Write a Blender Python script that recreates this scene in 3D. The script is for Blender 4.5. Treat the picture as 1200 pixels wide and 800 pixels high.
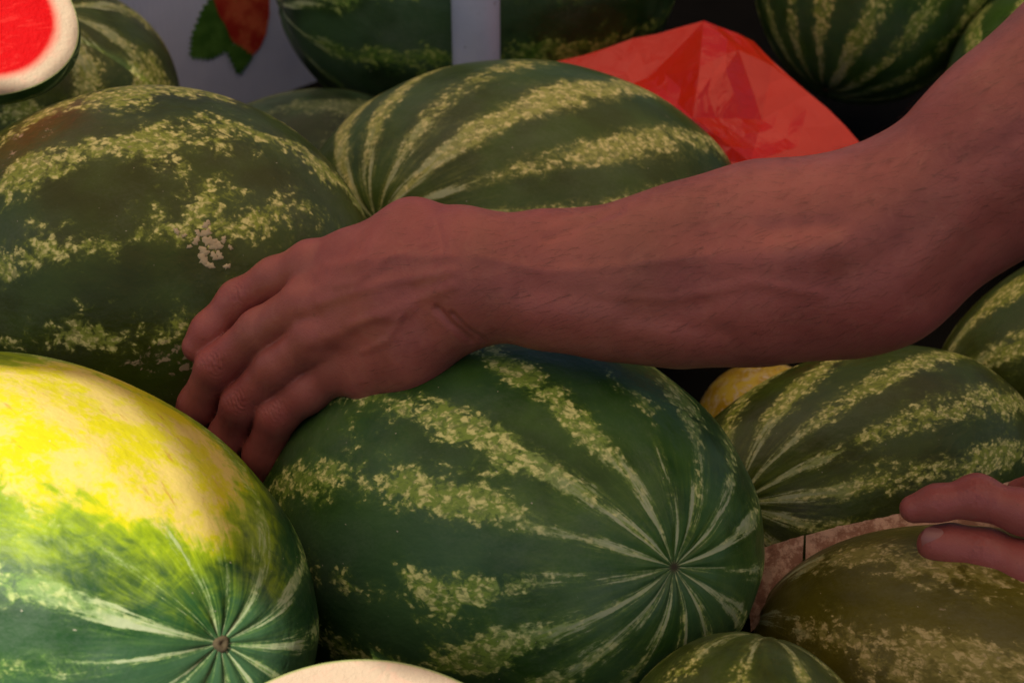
import bpy, bmesh, math, random
import numpy as np
from mathutils import Vector, Matrix
R = math.radians
sc = bpy.context.scene
col = sc.collection
for o in list(bpy.data.objects):
    bpy.data.objects.remove(o)

# ------------------------------------------------------------------ camera
PITCH = R(30)
CAM = np.array([0.0, 0.0, 1.45])
cd = bpy.data.cameras.new('camera')
cam = bpy.data.objects.new('camera', cd)
col.objects.link(cam)
cam.location = CAM
cam.rotation_euler = (R(90) - PITCH, 0, 0)
cd.lens = 50
cd.sensor_width = 36
cd.clip_start = 0.02
cd.clip_end = 200
cd.dof.use_dof = True
cd.dof.focus_distance = 0.80
cd.dof.aperture_fstop = 9
sc.camera = cam

# ------------------------------------------------------------------ light
SUN = Vector((-0.40, -0.48, 0.80)).normalized()      # direction towards the sun
w = bpy.data.worlds.new('World')
sc.world = w
w.use_nodes = True
wn = w.node_tree
bg = wn.nodes['Background']
sky = wn.nodes.new('ShaderNodeTexSky')
sky.sky_type = 'NISHITA'
sky.sun_disc = False
sky.sun_elevation = math.asin(SUN.z)
sky.sun_rotation = math.atan2(SUN.x, SUN.y)
wn.links.new(sky.outputs[0], bg.inputs[0])
bg.inputs[1].default_value = 0.06
sl = bpy.data.lights.new('sun', 'SUN')
sl.energy = 5.0
sl.angle = R(0.5)
sl.color = (1.0, 0.94, 0.84)
so = bpy.data.objects.new('sun', sl)
col.objects.link(so)
so.rotation_euler = SUN.to_track_quat('Z', 'Y').to_euler()
so.location = (-2, -2, 4)
sc.view_settings.view_transform = 'Standard'
sc.view_settings.look = 'None'
sc.view_settings.gamma = 1
sc.view_settings.use_curve_mapping = False
sc.view_settings.exposure = 0.15

# ------------------------------------------------------------------ helpers
FPX = 1200 * 50 / 36
c30, s30 = math.cos(PITCH), math.sin(PITCH)
RT = np.array([[1, 0, 0], [0, s30, c30], [0, c30, -s30]])   # rows: right, up, forward


def at(px, py, d):
    """world point seen at a pixel of the 1200x800 photograph, at depth d metres"""
    return CAM + RT.T @ np.array([(px - 600) / FPX * d, (400 - py) / FPX * d, d])


def toworld(q):
    return q @ RT + CAM


def tocam(px, py, d):
    return np.array([(px - 600) / FPX * d, (400 - py) / FPX * d, d])


def link(name, me, mats=None, parent=None, smooth=True):
    o = bpy.data.objects.new(name, me)
    col.objects.link(o)
    if mats is not None:
        for m in (mats if isinstance(mats, (list, tuple)) else [mats]):
            me.materials.append(m)
    if parent is not None:
        o.parent = parent
        o.matrix_parent_inverse = parent.matrix_world.inverted()
    if smooth:
        me.polygons.foreach_set('use_smooth', [True] * len(me.polygons))
    return o


def mesh(name, v, f):
    me = bpy.data.meshes.new(name)
    me.from_pydata([tuple(map(float, p)) for p in v], [], f)
    me.update()
    return me


def tag(o, label=None, cat=None, group=None, kind=None):
    if label: o['label'] = label
    if cat: o['category'] = cat
    if group: o['group'] = group
    if kind: o['kind'] = kind
    return o


class NT:
    """tiny wrapper for building node trees"""
    def __init__(s, t):
        s.t = t

    def n(s, typ, **kw):
        nd = s.t.nodes.new(typ)
        for k, v in kw.items():
            setattr(nd, k, v)
        return nd

    def put(s, sock, v):
        if v is None:
            return
        if isinstance(v, bpy.types.NodeSocket):
            s.t.links.new(v, sock)
        else:
            sock.default_value = v

    def m(s, op, a, b=None, c=None, clamp=False):
        nd = s.n('ShaderNodeMath', operation=op, use_clamp=clamp)
        s.put(nd.inputs[0], a); s.put(nd.inputs[1], b); s.put(nd.inputs[2], c)
        return nd.outputs[0]

    def v(s, op, a, b=None, scale=None):
        nd = s.n('ShaderNodeVectorMath', operation=op)
        s.put(nd.inputs[0], a); s.put(nd.inputs[1], b)
        if scale is not None: s.put(nd.inputs['Scale'], scale)
        return nd.outputs['Value'] if op in ('DOT_PRODUCT', 'LENGTH') else nd.outputs[0]

    def noise(s, vec, scale, detail=3, rough=0.55, dist=0.0):
        nd = s.n('ShaderNodeTexNoise')
        s.put(nd.inputs['Vector'], vec)
        nd.inputs['Scale'].default_value = scale
        nd.inputs['Detail'].default_value = detail
        nd.inputs['Roughness'].default_value = rough
        nd.inputs['Distortion'].default_value = dist
        return nd.outputs[0]

    def ss(s, x, lo, hi):
        nd = s.n('ShaderNodeMapRange', interpolation_type='SMOOTHSTEP')
        s.put(nd.inputs[0], x); s.put(nd.inputs[1], lo); s.put(nd.inputs[2], hi)
        return nd.outputs[0]

    def mix(s, f, a, b):
        nd = s.n('ShaderNodeMix', data_type='RGBA')
        s.put(nd.inputs[0], f); s.put(nd.inputs[6], a); s.put(nd.inputs[7], b)
        return nd.outputs[2]

    def xyz(s, x, y, z):
        nd = s.n('ShaderNodeCombineXYZ')
        s.put(nd.inputs[0], x); s.put(nd.inputs[1], y); s.put(nd.inputs[2], z)
        return nd.outputs[0]


def newmat(name):
    m = bpy.data.materials.new(name)
    m.use_nodes = True
    t = NT(m.node_tree)
    return m, t, m.node_tree.nodes['Principled BSDF']


def c4(c):
    return (c[0], c[1], c[2], 1.0)


# ------------------------------------------------------------------ rind node group
def make_rind_group():
    g = bpy.data.node_groups.new('rind', 'ShaderNodeTree')
    I = g.interface
    def inp(n, typ, d):
        s = I.new_socket(n, in_out='INPUT', socket_type=typ); s.default_value = d
    inp('Seed', 'NodeSocketFloat', 0.0)
    inp('Stripes', 'NodeSocketFloat', 12.0)
    inp('Wobble', 'NodeSocketFloat', 1.0)
    inp('Thresh', 'NodeSocketFloat', 0.7)
    inp('Jag', 'NodeSocketFloat', 1.0)
    inp('Break', 'NodeSocketFloat', 1.0)
    inp('Dark1', 'NodeSocketColor', (0, 0, 0, 1))
    inp('Dark2', 'NodeSocketColor', (0, 0, 0, 1))
    inp('Light1', 'NodeSocketColor', (0, 0, 0, 1))
    inp('Light2', 'NodeSocketColor', (0, 0, 0, 1))
    inp('SpotDir', 'NodeSocketVector', (0, 0, 0))
    inp('SpotAt', 'NodeSocketFloat', 3.0)
    inp('Spot1', 'NodeSocketColor', (.6, .5, .1, 1))
    inp('Spot2', 'NodeSocketColor', (.6, .5, .3, 1))
    inp('Scar', 'NodeSocketFloat', 0.0)
    inp('Bloom', 'NodeSocketColor', (.055, .120, .058, 1))
    for n, typ in (('Color', 'NodeSocketColor'), ('Height', 'NodeSocketFloat'), ('Rough', 'NodeSocketFloat')):
        I.new_socket(n, in_out='OUTPUT', socket_type=typ)
    t = NT(g)
    gi = t.n('NodeGroupInput').outputs
    go = t.n('NodeGroupOutput').inputs
    p = t.n('ShaderNodeAttribute', attribute_name='pat').outputs['Vector']
    sep = t.n('ShaderNodeSeparateXYZ'); t.put(sep.inputs[0], p)
    x, y, z = sep.outputs
    seedv = t.xyz(t.m('MULTIPLY', gi['Seed'], 7.3), t.m('MULTIPLY', gi['Seed'], 3.1), t.m('MULTIPLY', gi['Seed'], 5.7))
    q = t.v('ADD', p, seedv)
    phi = t.m('ARCTAN2', y, x)
    rho = t.m('SQRT', t.m('ADD', t.m('ADD', t.m('MULTIPLY', x, x), t.m('MULTIPLY', y, y)), 1e-4))
    az = t.m('ABSOLUTE', z)
    pf = t.ss(t.m('ADD', az, t.m('MULTIPLY', t.m('SUBTRACT', t.noise(q, 4.5, 2), .5), .22)), 0.74, 0.97)
    pf2 = t.ss(az, 0.90, 0.995)
    ipf = t.m('SUBTRACT', 1.0, pf)
    w1 = t.m('SUBTRACT', t.noise(q, 1.7, 1), 0.5)
    w2 = t.m('SUBTRACT', t.noise(q, 6.0, 2), 0.5)
    fade = t.m('ADD', 0.42, t.m('MULTIPLY', ipf, 0.58))
    wob = t.m('MULTIPLY', t.m('MULTIPLY', gi['Wobble'], fade), t.m('ADD', t.m('MULTIPLY', w1, 7.0), t.m('MULTIPLY', w2, 3.0)))
    arg = t.m('ADD', t.m('MULTIPLY', phi, gi['Stripes']), wob)
    s = t.m('ADD', t.m('MULTIPLY', t.m('COSINE', arg), 0.5), 0.5)
    # noises: breaks along a stripe, jagged edge, fine mottling, streaks near the ends
    br = t.m('SUBTRACT', t.noise(q, 3.2, 2), 0.5)
    n3 = t.m('SUBTRACT', t.noise(q, 12, 4, 0.6, 0.9), 0.5)
    n4f = t.noise(q, 40, 2, 0.55, 0.8)
    n4 = t.m('SUBTRACT', n4f, 0.5)
    vq = t.v('ADD', q, t.v('SCALE', t.xyz(t.noise(q, 20, 2), t.noise(t.v('ADD', q, (5.0, 0.0, 0.0)), 20, 2), t.noise(t.v('ADD', q, (0.0, 5.0, 0.0)), 20, 2)), scale=.10))
    vo = t.n('ShaderNodeTexVoronoi', feature='SMOOTH_F1'); t.put(vo.inputs['Vector'], vq); vo.inputs['Scale'].default_value = 24; vo.inputs['Smoothness'].default_value = .35
    lump = t.m('SUBTRACT', 0.42, vo.outputs['Distance'])
    sv = t.v('ADD', t.xyz(t.m('DIVIDE', t.m('MULTIPLY', x, 9), rho), t.m('DIVIDE', t.m('MULTIPLY', y, 9), rho), t.m('MULTIPLY', az, 7.0)), seedv)
    stf = t.noise(sv, 1.5, 5, 0.68, 0.25)
    st = t.m('SUBTRACT', stf, 0.5)
    jag = t.m('MULTIPLY', gi['Jag'], t.m('ADD', t.m('MULTIPLY', n3, 1.8), t.m('ADD', t.m('MULTIPLY', lump, 0.6), t.m('MULTIPLY', n4, 0.5))))
    val = t.m('ADD', s, t.m('MULTIPLY', jag, ipf))
    val = t.m('ADD', val, t.m('MULTIPLY', t.m('MULTIPLY', st, 2.8), pf))
    val = t.m('ADD', val, t.m('MULTIPLY', t.m('MULTIPLY', br, gi['Break']), t.m('ADD', 0.35, t.m('MULTIPLY', ipf, 0.9))))
    val = t.m('SUBTRACT', val, t.m('MULTIPLY', pf, 0.10))
    rw = t.m('SUBTRACT', t.noise(t.v('ADD', t.xyz(t.m('DIVIDE', x, rho), t.m('DIVIDE', y, rho), t.m('MULTIPLY', z, .5)), seedv), 2.6, 1), .5)
    th = t.m('ADD', gi['Thresh'], t.m('MULTIPLY', rw, 1.3))
    val = t.m('ADD', val, t.m('MULTIPLY', t.m('MULTIPLY', n4, .5), pf))
    light = t.ss(val, t.m('SUBTRACT', th, 0.17), t.m('ADD', th, 0.18))
    halo = t.ss(val, t.m('SUBTRACT', th, 0.55), t.m('ADD', th, 0.05))
    # green net inside the pale stripes
    net = t.ss(t.noise(q, 27, 2, 0.55, 1.4), 0.36, 0.54)
    light = t.m('MULTIPLY', light, t.m('ADD', 0.42, t.m('MULTIPLY', t.m('MAXIMUM', net, pf), 0.58)))
    # colours
    dn = t.ss(t.noise(q, 3.0, 3), 0.35, 0.65)
    dark = t.mix(dn, gi['Dark1'], gi['Dark2'])
    dark = t.mix(t.m('MULTIPLY', t.ss(t.noise(t.v('ADD', q, (3.0, 8.0, 1.0)), 1.6, 3, .5), .44, .62), .55), dark, gi['Bloom'])  # random tint patches; the cool default paints sky sheen onto the rind
    vein = t.ss(t.noise(q, 26, 4, 0.7, 1.6), 0.48, 0.66)
    dark = t.mix(t.m('MULTIPLY', t.m('MULTIPLY', vein, halo), 0.55), dark, gi['Light2'])
    dark = t.mix(t.m('MULTIPLY', halo, 0.14), dark, gi['Light2'])
    stv = t.ss(stf, 0.45, 0.7)
    dark = t.mix(t.m('MULTIPLY', t.m('MULTIPLY', stv, pf), 0.16), dark, gi['Light2'])
    lc = t.mix(t.ss(t.m('ADD', t.m('MULTIPLY', lump, .8), n4f), 0.36, 0.72), gi['Light2'], gi['Light1'])
    lc = t.mix(t.m('MULTIPLY', pf, t.ss(stf, .38, .62)), lc, (0.36, 0.42, 0.24, 1))
    colr = t.mix(light, dark, lc)
    # yellow ground spot
    sd = t.v('DOT_PRODUCT', p, gi['SpotDir'])
    sd = t.m('ADD', sd, t.m('ADD', t.m('MULTIPLY', br, 0.30), t.m('MULTIPLY', n3, 0.22)))
    sd = t.m('ADD', sd, t.m('MULTIPLY', st, 0.14))
    a0 = gi['SpotAt']
    spot = t.ss(sd, t.m('SUBTRACT', a0, 0.02), t.m('ADD', a0, 0.055))
    near = t.ss(sd, t.m('SUBTRACT', a0, 0.20), t.m('ADD', a0, 0.02))
    yel = t.mix(0.7, gi['Spot1'], (0.16, 0.34, 0.005, 1))
    colr = t.mix(t.m('MULTIPLY', t.m('MULTIPLY', near, near), t.m('SUBTRACT', 0.95, t.m('MULTIPLY', light, 0.6))), colr, yel)
    sn = t.ss(t.m('ADD', t.noise(q, 5.5, 4, 0.6), t.m('MULTIPLY', n4, 0.35)), 0.42, 0.60)
    spc = t.mix(sn, gi['Spot1'], gi['Spot2'])
    scr = t.ss(t.noise(t.v('MULTIPLY', t.v('ADD', sv, q), (2.2, 2.2, 1.2)), 1.0, 3, 0.6), 0.63, 0.72)
    spc = t.mix(t.m('MULTIPLY', scr, 0.55), spc, (0.42, 0.20, 0.04, 1))
    colr = t.mix(t.m('MULTIPLY', spot, t.m('SUBTRACT', 0.97, t.m('MULTIPLY', vein, 0.12))), colr, spc)
    # bloom, dirt specks and corky scars
    speck = t.ss(t.noise(q, 60, 1, 0.5), 0.785, 0.82)
    colr = t.mix(t.m('MULTIPLY', speck, 0.65), colr, (0.50, 0.46, 0.34, 1))
    sc1 = t.ss(t.m('ADD', t.noise(q, 2.3, 2), t.m('MULTIPLY', n3, 0.5)), 0.66, 0.72)
    sc2 = t.ss(t.noise(q, 30, 2, 0.5, 0.6), 0.50, 0.60)
    scar = t.m('MULTIPLY', t.m('MULTIPLY', sc1, sc2), gi['Scar'])
    colr = t.mix(scar, colr, (0.42, 0.33, 0.20, 1))
    dust = t.ss(t.m('ADD', t.m('MULTIPLY', t.noise(q, 2.4, 4, 0.6), .7), t.m('MULTIPLY', t.noise(q, 70, 3, .7), .3)), 0.44, 0.70)
    colr = t.mix(t.m('MULTIPLY', dust, 0.08), colr, (0.40, 0.42, 0.40, 1))
    # dark blossom scar at both ends
    tip = t.ss(az, 0.9993, 0.9999)
    colr = t.mix(tip, colr, (0.05, 0.04, 0.02, 1))
    t.put(go['Color'], colr)
    h = t.m('ADD', t.m('MULTIPLY', t.noise(q, 9, 3), 0.8), t.m('MULTIPLY', n4f, 0.10))
    h = t.m('ADD', h, t.m('ADD', t.m('MULTIPLY', light, 0.05), t.m('MULTIPLY', scar, 0.15)))
    t.put(go['Height'], h)
    t.put(go['Rough'], t.m('ADD', 0.36, t.m('ADD', t.m('MULTIPLY', light, 0.10), t.m('MULTIPLY', dust, 0.12))))
    return g


RIND = make_rind_group()


def rind_mat(name, **kw):
    m, t, b = newmat(name)
    g = t.n('ShaderNodeGroup'); g.node_tree = RIND
    for k, v in kw.items():
        g.inputs[k].default_value = c4(v) if (isinstance(v, tuple) and len(v) == 3 and k != 'SpotDir') else v
    t.put(b.inputs['Base Color'], g.outputs['Color'])
    t.put(b.inputs['Roughness'], g.outputs['Rough'])
    b.inputs['Specular IOR Level'].default_value = 0.24
    bp = t.n('ShaderNodeBump')
    bp.inputs['Strength'].default_value = 0.35
    bp.inputs['Distance'].default_value = 0.004
    t.put(bp.inputs['Height'], g.outputs['Height'])
    t.put(b.inputs['Normal'], bp.outputs[0])
    if kw.get('SpotAt', 9) < .9: b.inputs['Specular IOR Level'].default_value = 0.08
    return m


def rotz_to(d):
    d = Vector(d).normalized()
    return np.array(d.to_track_quat('Z', 'Y').to_matrix())


def ell_frame(fit):
    c = np.array(fit[:3]); a, e = fit[3], fit[4]
    u = np.array([math.cos(e) * math.cos(a), math.cos(e) * math.sin(a), math.sin(e)])
    S = fit[6] * np.eye(3) + (fit[5] - fit[6]) * np.outer(u, u)   # unit sphere -> ellipsoid
    return c, u, S


def ray_unit(fit, px, py):
    """unit-sphere direction of the point of the ellipsoid seen at a pixel"""
    c, u, S = ell_frame(fit)
    Si = np.linalg.inv(S)
    o = Si @ (CAM - c); v = Si @ (at(px, py, 1.0) - CAM)
    A, B, C = v @ v, o @ v, o @ o - 1
    D = max(0.0, B * B - A * C)
    tt = (-B - math.sqrt(D)) / A
    q = o + tt * v
    return q / np.linalg.norm(q)


def surf_hit(fit, px, py):
    c, u, S = ell_frame(fit)
    return c + S @ ray_unit(fit, px, py)


def melon_geom(rot, S, nseg=144, nrow=84, seed=0, stripes=12, dimple=0.03):
    rnd = random.Random(seed)
    th = np.linspace(0, math.pi, nrow + 1)[1:-1]
    ph = np.linspace(0, 2 * math.pi, nseg, endpoint=False)
    T, P = np.meshgrid(th, ph, indexing='ij')
    pat = np.stack([np.sin(T) * np.cos(P), np.sin(T) * np.sin(P), np.cos(T)], -1).reshape(-1, 3)
    pat = np.vstack([pat, [[0, 0, 1], [0, 0, -1]]])
    # gentle irregularity: low waves, faint ribs, shallow dimples at both ends
    r = np.ones(len(pat))
    for k in range(5):
        d = np.array([rnd.gauss(0, 1) for _ in range(3)]); d /= np.linalg.norm(d)
        r += 0.006 * np.sin(2.2 * pat @ d * (1 + k * 0.5) + rnd.random() * 6)
    phv = np.arctan2(pat[:, 1], pat[:, 0])
    rr = np.hypot(pat[:, 0], pat[:, 1])
    r += 0.0022 * np.cos(stripes * phv) * np.clip(rr * 2.5, 0, 1)
    r -= dimple * np.exp(-(rr / 0.11) ** 2)
    r -= 0.012 * np.exp(-(rr / 0.3) ** 2) * (0.5 + 0.5 * np.cos(stripes * phv)) * np.clip(rr * 8, 0, 1)
    v = ((pat * r[:, None]) @ rot.T) @ S.T
    f = []
    nr = nrow - 1
    for i in range(nr - 1):
        for j in range(nseg):
            j2 = (j + 1) % nseg
            f.append((i * nseg + j, (i + 1) * nseg + j, (i + 1) * nseg + j2, i * nseg + j2))
    top, bot = len(pat) - 2, len(pat) - 1
    for j in range(nseg):
        j2 = (j + 1) % nseg
        f.append((top, j, j2))
        f.append((bot, (nr - 1) * nseg + j2, (nr - 1) * nseg + j))
    return v, f, pat


def set_pat(me, pat):
    a = me.attributes.new('pat', 'FLOAT_VECTOR', 'POINT')
    a.data.foreach_set('vector', np.asarray(pat, dtype=np.float32).ravel())


# ------------------------------------------------------------------ stall: board, backdrop, canopy, pole
BZ, BS = 0.755, 0.169          # board height at y = 0.6 and its slope


def board_z(y):
    return BZ + BS * (y - 0.6)


def box_mesh(name, lo, hi, bev=0.0):
    bm = bmesh.new()
    bmesh.ops.create_cube(bm, size=1)
    for v in bm.verts:
        v.co = Vector([lo[i] + (v.co[i] + 0.5) * (hi[i] - lo[i]) for i in range(3)])
    if bev:
        bmesh.ops.bevel(bm, geom=bm.edges[:], offset=bev, segments=2, affect='EDGES')
    me = bpy.data.meshes.new(name)
    bm.to_mesh(me); bm.free()
    return me


m_board, t, b = newmat('shade-black stall cloth')  # near-black base puts the shadow between and behind the melons into the colour
tc = t.n('ShaderNodeTexCoord').outputs['Object']
t.put(b.inputs['Base Color'], t.mix(t.noise(tc, 40, 4), (0.004, 0.0045, 0.004, 1), (0.009, 0.009, 0.008, 1)))
b.inputs['Roughness'].default_value = 0.95
b.inputs['Specular IOR Level'].default_value = 0.1
me = mesh('stall_table', [(-1.3, .05, board_z(.05)), (1.3, .05, board_z(.05)), (1.3, 1.95, board_z(1.95)), (-1.3, 1.95, board_z(1.95)),
                          (-1.3, .05, board_z(.05) - .04), (1.3, .05, board_z(.05) - .04), (1.3, 1.95, board_z(1.95) - .04), (-1.3, 1.95, board_z(1.95) - .04)],
          [(0, 1, 2, 3), (7, 6, 5, 4), (0, 4, 5, 1), (1, 5, 6, 2), (2, 6, 7, 3), (3, 7, 4, 0)])
tag(link('stall_table', me, m_board, smooth=False), kind='structure')
me = box_mesh('shade_backdrop', (-1.3, 1.96, 0.6), (1.3, 1.98, 1.30))  # dark sheet standing in for the black shadow behind the pile
tag(link('shade_backdrop', me, m_board, smooth=False), kind='structure')

# ------------------------------------------------------------------ watermelons
FIT = {
 'A': [-0.2753, 0.6149, 0.9445, -0.5633, 0.0439, 0.192, 0.1208], 'B': [-0.0115, 0.6933, 0.9156, -0.612, 0.3782, 0.1723, 0.1278],
 'C': [-0.257, 0.8851, 0.981, 2.7647, -0.2078, 0.1749, 0.1397], 'D': [0.0041, 1.0141, 0.9735, -3.5684, -0.1259, 0.1828, 0.1245],
 'E': [-0.031, 1.3722, 1.0587, 0.3129, -0.0018, 0.2013, 0.1439], 'F': [0.3502, 1.37, 1.0912, -1.518, -1.7284, 0.1565, 0.1199],
 'G': [0.5137, 1.1838, 0.9863, -1.1314, -0.3805, 0.1482, 0.1176], 'H': [-0.1878, 1.1809, 0.9373, 0.4623, 0.0368, 0.1256, 0.0783],
 'I': [-0.4218, 1.1799, 0.9967, -0.4165, 0.4199, 0.1399, 0.1197], 'K': [0.2297, 0.7916, 0.8818, -2.7881, -0.2062, 0.1361, 0.0869],
 'L': [0.4785, 0.9131, 0.9137, 0.0704, 0.226, 0.1602, 0.0964], 'M': [0.2942, 0.5849, 0.8647, 2.7019, 0.0825, 0.1646, 0.1032],
 'N': [0.1125, 0.4847, 0.8915, -0.163, 0.0047, 0.0758, 0.0974]}
DK = dict(Dark1=(0.018, 0.062, 0.006), Dark2=(0.050, 0.122, 0.018), Light1=(0.68, 0.69, 0.25), Light2=(0.20, 0.31, 0.045))
OL = dict(Bloom=(.062, .105, .036), Dark1=(0.036, 0.050, 0.004), Dark2=(0.055, 0.088, 0.010), Light1=(0.72, 0.68, 0.25), Light2=(0.26, 0.32, 0.04))
GR = 'watermelons piled on the stall'
# key: (pattern pole: pixel where the rind's end shows, or None = long axis), spot pixel, material settings, label
MEL = {
 'A': ((270, 757), (118, 492), dict(Seed=1, Stripes=13, Wobble=.42, Thresh=.82, Jag=.8, Break=1.0, Scar=0.0, SpotAt=.86,
        Spot1=(.54, .50, .010), Spot2=(.60, .48, .13), Dark1=(.010, .045, .012), Dark2=(.020, .070, .018), Light1=(.40, .48, .16), Light2=(.15, .28, .05)),
       'watermelon with a large sunlit yellow ground spot beside the fingertips'),
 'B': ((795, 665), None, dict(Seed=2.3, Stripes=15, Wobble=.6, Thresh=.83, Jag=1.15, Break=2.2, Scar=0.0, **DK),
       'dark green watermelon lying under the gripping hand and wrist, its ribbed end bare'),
 'C': ((.93, .36, -.05), None, dict(Seed=3.1, Stripes=13, Wobble=1.0, Thresh=.84, Jag=1.25, Break=2.0, Scar=.9, **OL),
       'large olive watermelon touched by the index fingertip, small pale corky scars on its flank'),
 'D': ((440, 262), None, dict(Seed=4.7, Stripes=15, Wobble=.30, Thresh=.72, Jag=.7, Break=.6, Scar=.0, Bloom=(.060, .110, .030), Dark1=(.034, .058, .005), Dark2=(.054, .100, .012),
        Light1=(.72, .66, .26), Light2=(.34, .37, .08)),
       'watermelon with bold cream stripes standing behind the wrist, in front of the pole'),
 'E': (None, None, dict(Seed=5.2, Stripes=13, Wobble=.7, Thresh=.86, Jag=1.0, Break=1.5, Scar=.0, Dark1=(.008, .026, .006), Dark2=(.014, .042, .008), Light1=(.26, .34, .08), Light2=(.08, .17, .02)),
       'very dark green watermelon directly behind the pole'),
 'F': ((966, 112), None, dict(Seed=6.4, Stripes=14, Wobble=.4, Thresh=.70, Jag=.8, Break=.9, Scar=.0, **DK),
       'upright watermelon behind the red plastic bag, its ribbed end down'),
 'G': ((1190, 140), None, dict(Seed=7.9, Stripes=12, Wobble=.3, Thresh=.68, Jag=.6, Break=.6, Scar=.0, **DK),
       'bluish watermelon partly hidden behind the upper arm'),
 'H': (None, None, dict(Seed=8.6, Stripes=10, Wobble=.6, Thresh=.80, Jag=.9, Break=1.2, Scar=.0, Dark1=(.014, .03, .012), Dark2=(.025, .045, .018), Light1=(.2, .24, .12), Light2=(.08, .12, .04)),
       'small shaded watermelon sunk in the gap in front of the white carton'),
 'I': ((60, 10), None, dict(Seed=9.4, Stripes=8, Wobble=.8, Thresh=.68, Jag=1.0, Break=1.2, Scar=.0, **OL),
       'watermelon half hidden behind the cut red half'),
 'K': ((858, 590), None, dict(Seed=10.2, Stripes=13, Wobble=.5, Thresh=.70, Jag=.95, Break=.9, Scar=.2, **OL),
       'watermelon with broken pale stripes below the elbow, behind the torn cardboard'),
 'L': (None, None, dict(Seed=11.8, Stripes=9, Wobble=.4, Thresh=.68, Jag=.8, Break=.8, Scar=.0, **OL),
       'striped watermelon below the upper arm, leaning behind the elbow melon'),
 'M': (None, None, dict(Seed=12.6, Stripes=8, Wobble=.9, Thresh=.78, Jag=1.1, Break=1.5, Scar=.5, Bloom=(.10, .095, .012), Dark1=(.070, .064, .004), Dark2=(.105, .096, .007), Light1=(.46, .38, .15), Light2=(.22, .20, .04), SpotAt=1.22, Spot1=(.4, .34, .03), Spot2=(.4, .32, .1)),
       'brownish olive watermelon under the thumb and forefinger'),
 'N': ((900, 740), None, dict(Seed=13.3, Stripes=9, Wobble=.6, Thresh=.86, Jag=.9, Break=.8, Scar=.0, **OL),
       'small watermelon tucked in front between the dark and the brownish melons'),
}
SPOT_M = (1195, 800)
for key, (pole, spot, ms, label) in MEL.items():
    fit = FIT[key]
    c, u, S = ell_frame(fit)
    d = u if pole is None else (ray_unit(fit, *pole) if len(pole) == 2 else np.array(pole) / np.linalg.norm(pole))
    rot = rotz_to(d)
    if key == 'A':
        ms['SpotDir'] = tuple(float(k) for k in (rot.T @ ray_unit(fit, *spot)))
    if key == 'M':
        ms['SpotDir'] = tuple(float(k) for k in (rot.T @ ray_unit(fit, *SPOT_M)))
    v, f, pat = melon_geom(rot, S, seed=ord(key), stripes=int(ms['Stripes']), dimple=0.03)
    me = mesh('watermelon', v, f)
    set_pat(me, pat)
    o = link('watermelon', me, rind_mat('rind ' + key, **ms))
    o.location = c
    tag(o, label, 'watermelon', GR)


def scar_part(parent, pos, nrm, r):
    """dried round end scar, a small cupped button"""
    n = Vector(nrm).normalized()
    q = n.to_track_quat('Z', 'Y').to_matrix()
    prof = [(1.0, -.2), (.8, .22), (.5, .30), (.28, .12), (0, .02)]
    v, f = [], []
    k = 14
    for (pr, pz) in prof[:-1]:
        for i in range(k):
            a = 2 * math.pi * i / k
            w_ = 1 + .12 * math.sin(3 * a + r * 9e3)
            p = q @ Vector((pr * r * w_ * math.cos(a), pr * r * w_ * math.sin(a), pz * r)) + Vector(pos)
            v.append(p)
    v.append(q @ Vector((0, 0, prof[-1][1] * r)) + Vector(pos))
    for s_ in range(3):
        for i in range(k):
            f.append((s_ * k + i, s_ * k + (i + 1) % k, (s_ + 1) * k + (i + 1) % k, (s_ + 1) * k + i))
    for i in range(k):
        f.append((3 * k + i, 3 * k + (i + 1) % k, 4 * k))
    return link('end_scar', mesh('end_scar', v, f), M_SCAR, parent)


M_SCAR, t, b = newmat('dried scar')
t.put(b.inputs['Base Color'], t.mix(t.noise(t.n('ShaderNodeTexCoord').outputs['Object'], 900, 3), (.03, .022, .01, 1), (.12, .09, .04, 1)))
b.inputs['Roughness'].default_value = .9
bpy.context.view_layer.update()
for o in [o for o in list(col.objects) if o.name.startswith('watermelon')]:
    key = [k for k in MEL if MEL[k][3] == o['label']][0]
    if key in 'ABF':
        c, u, S = ell_frame(FIT[key])
        d = ray_unit(FIT[key], *MEL[key][0])
        nn = np.linalg.inv(S) @ d
        pos = c + S @ (d * 0.966)
        scar_part(o, pos, nn, 0.0042)

# pale corky scar on the flank of the big olive melon
rnd = random.Random(4)
blobs = [(242, 263, 5), (241, 273, 6), (246, 283, 8), (239, 294, 6), (253, 288, 7), (238, 303, 7), (246, 311, 5), (257, 299, 5), (266, 312, 4), (230, 282, 5), (216, 276, 3), (207, 271, 4), (222, 289, 3), (262, 281, 4), (232, 273, 4), (270, 290, 3), (251, 300, 5)]
from mathutils.bvhtree import BVHTree
oC = [o for o in col.objects if o.get('label') == MEL['C'][3]][0]
bvC = BVHTree.FromPolygons([oC.matrix_world @ p_.co for p_ in oC.data.vertices], [tuple(p_.vertices) for p_ in oC.data.polygons])


def on_C(px, py, lift):
    d_ = (Vector(at(px, py, 1.0)) - Vector(CAM)).normalized()
    hit, nrm, _, _ = bvC.ray_cast(Vector(CAM), d_)
    if nrm.dot(d_) > 0: nrm = -nrm
    return hit + nrm * lift


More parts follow.
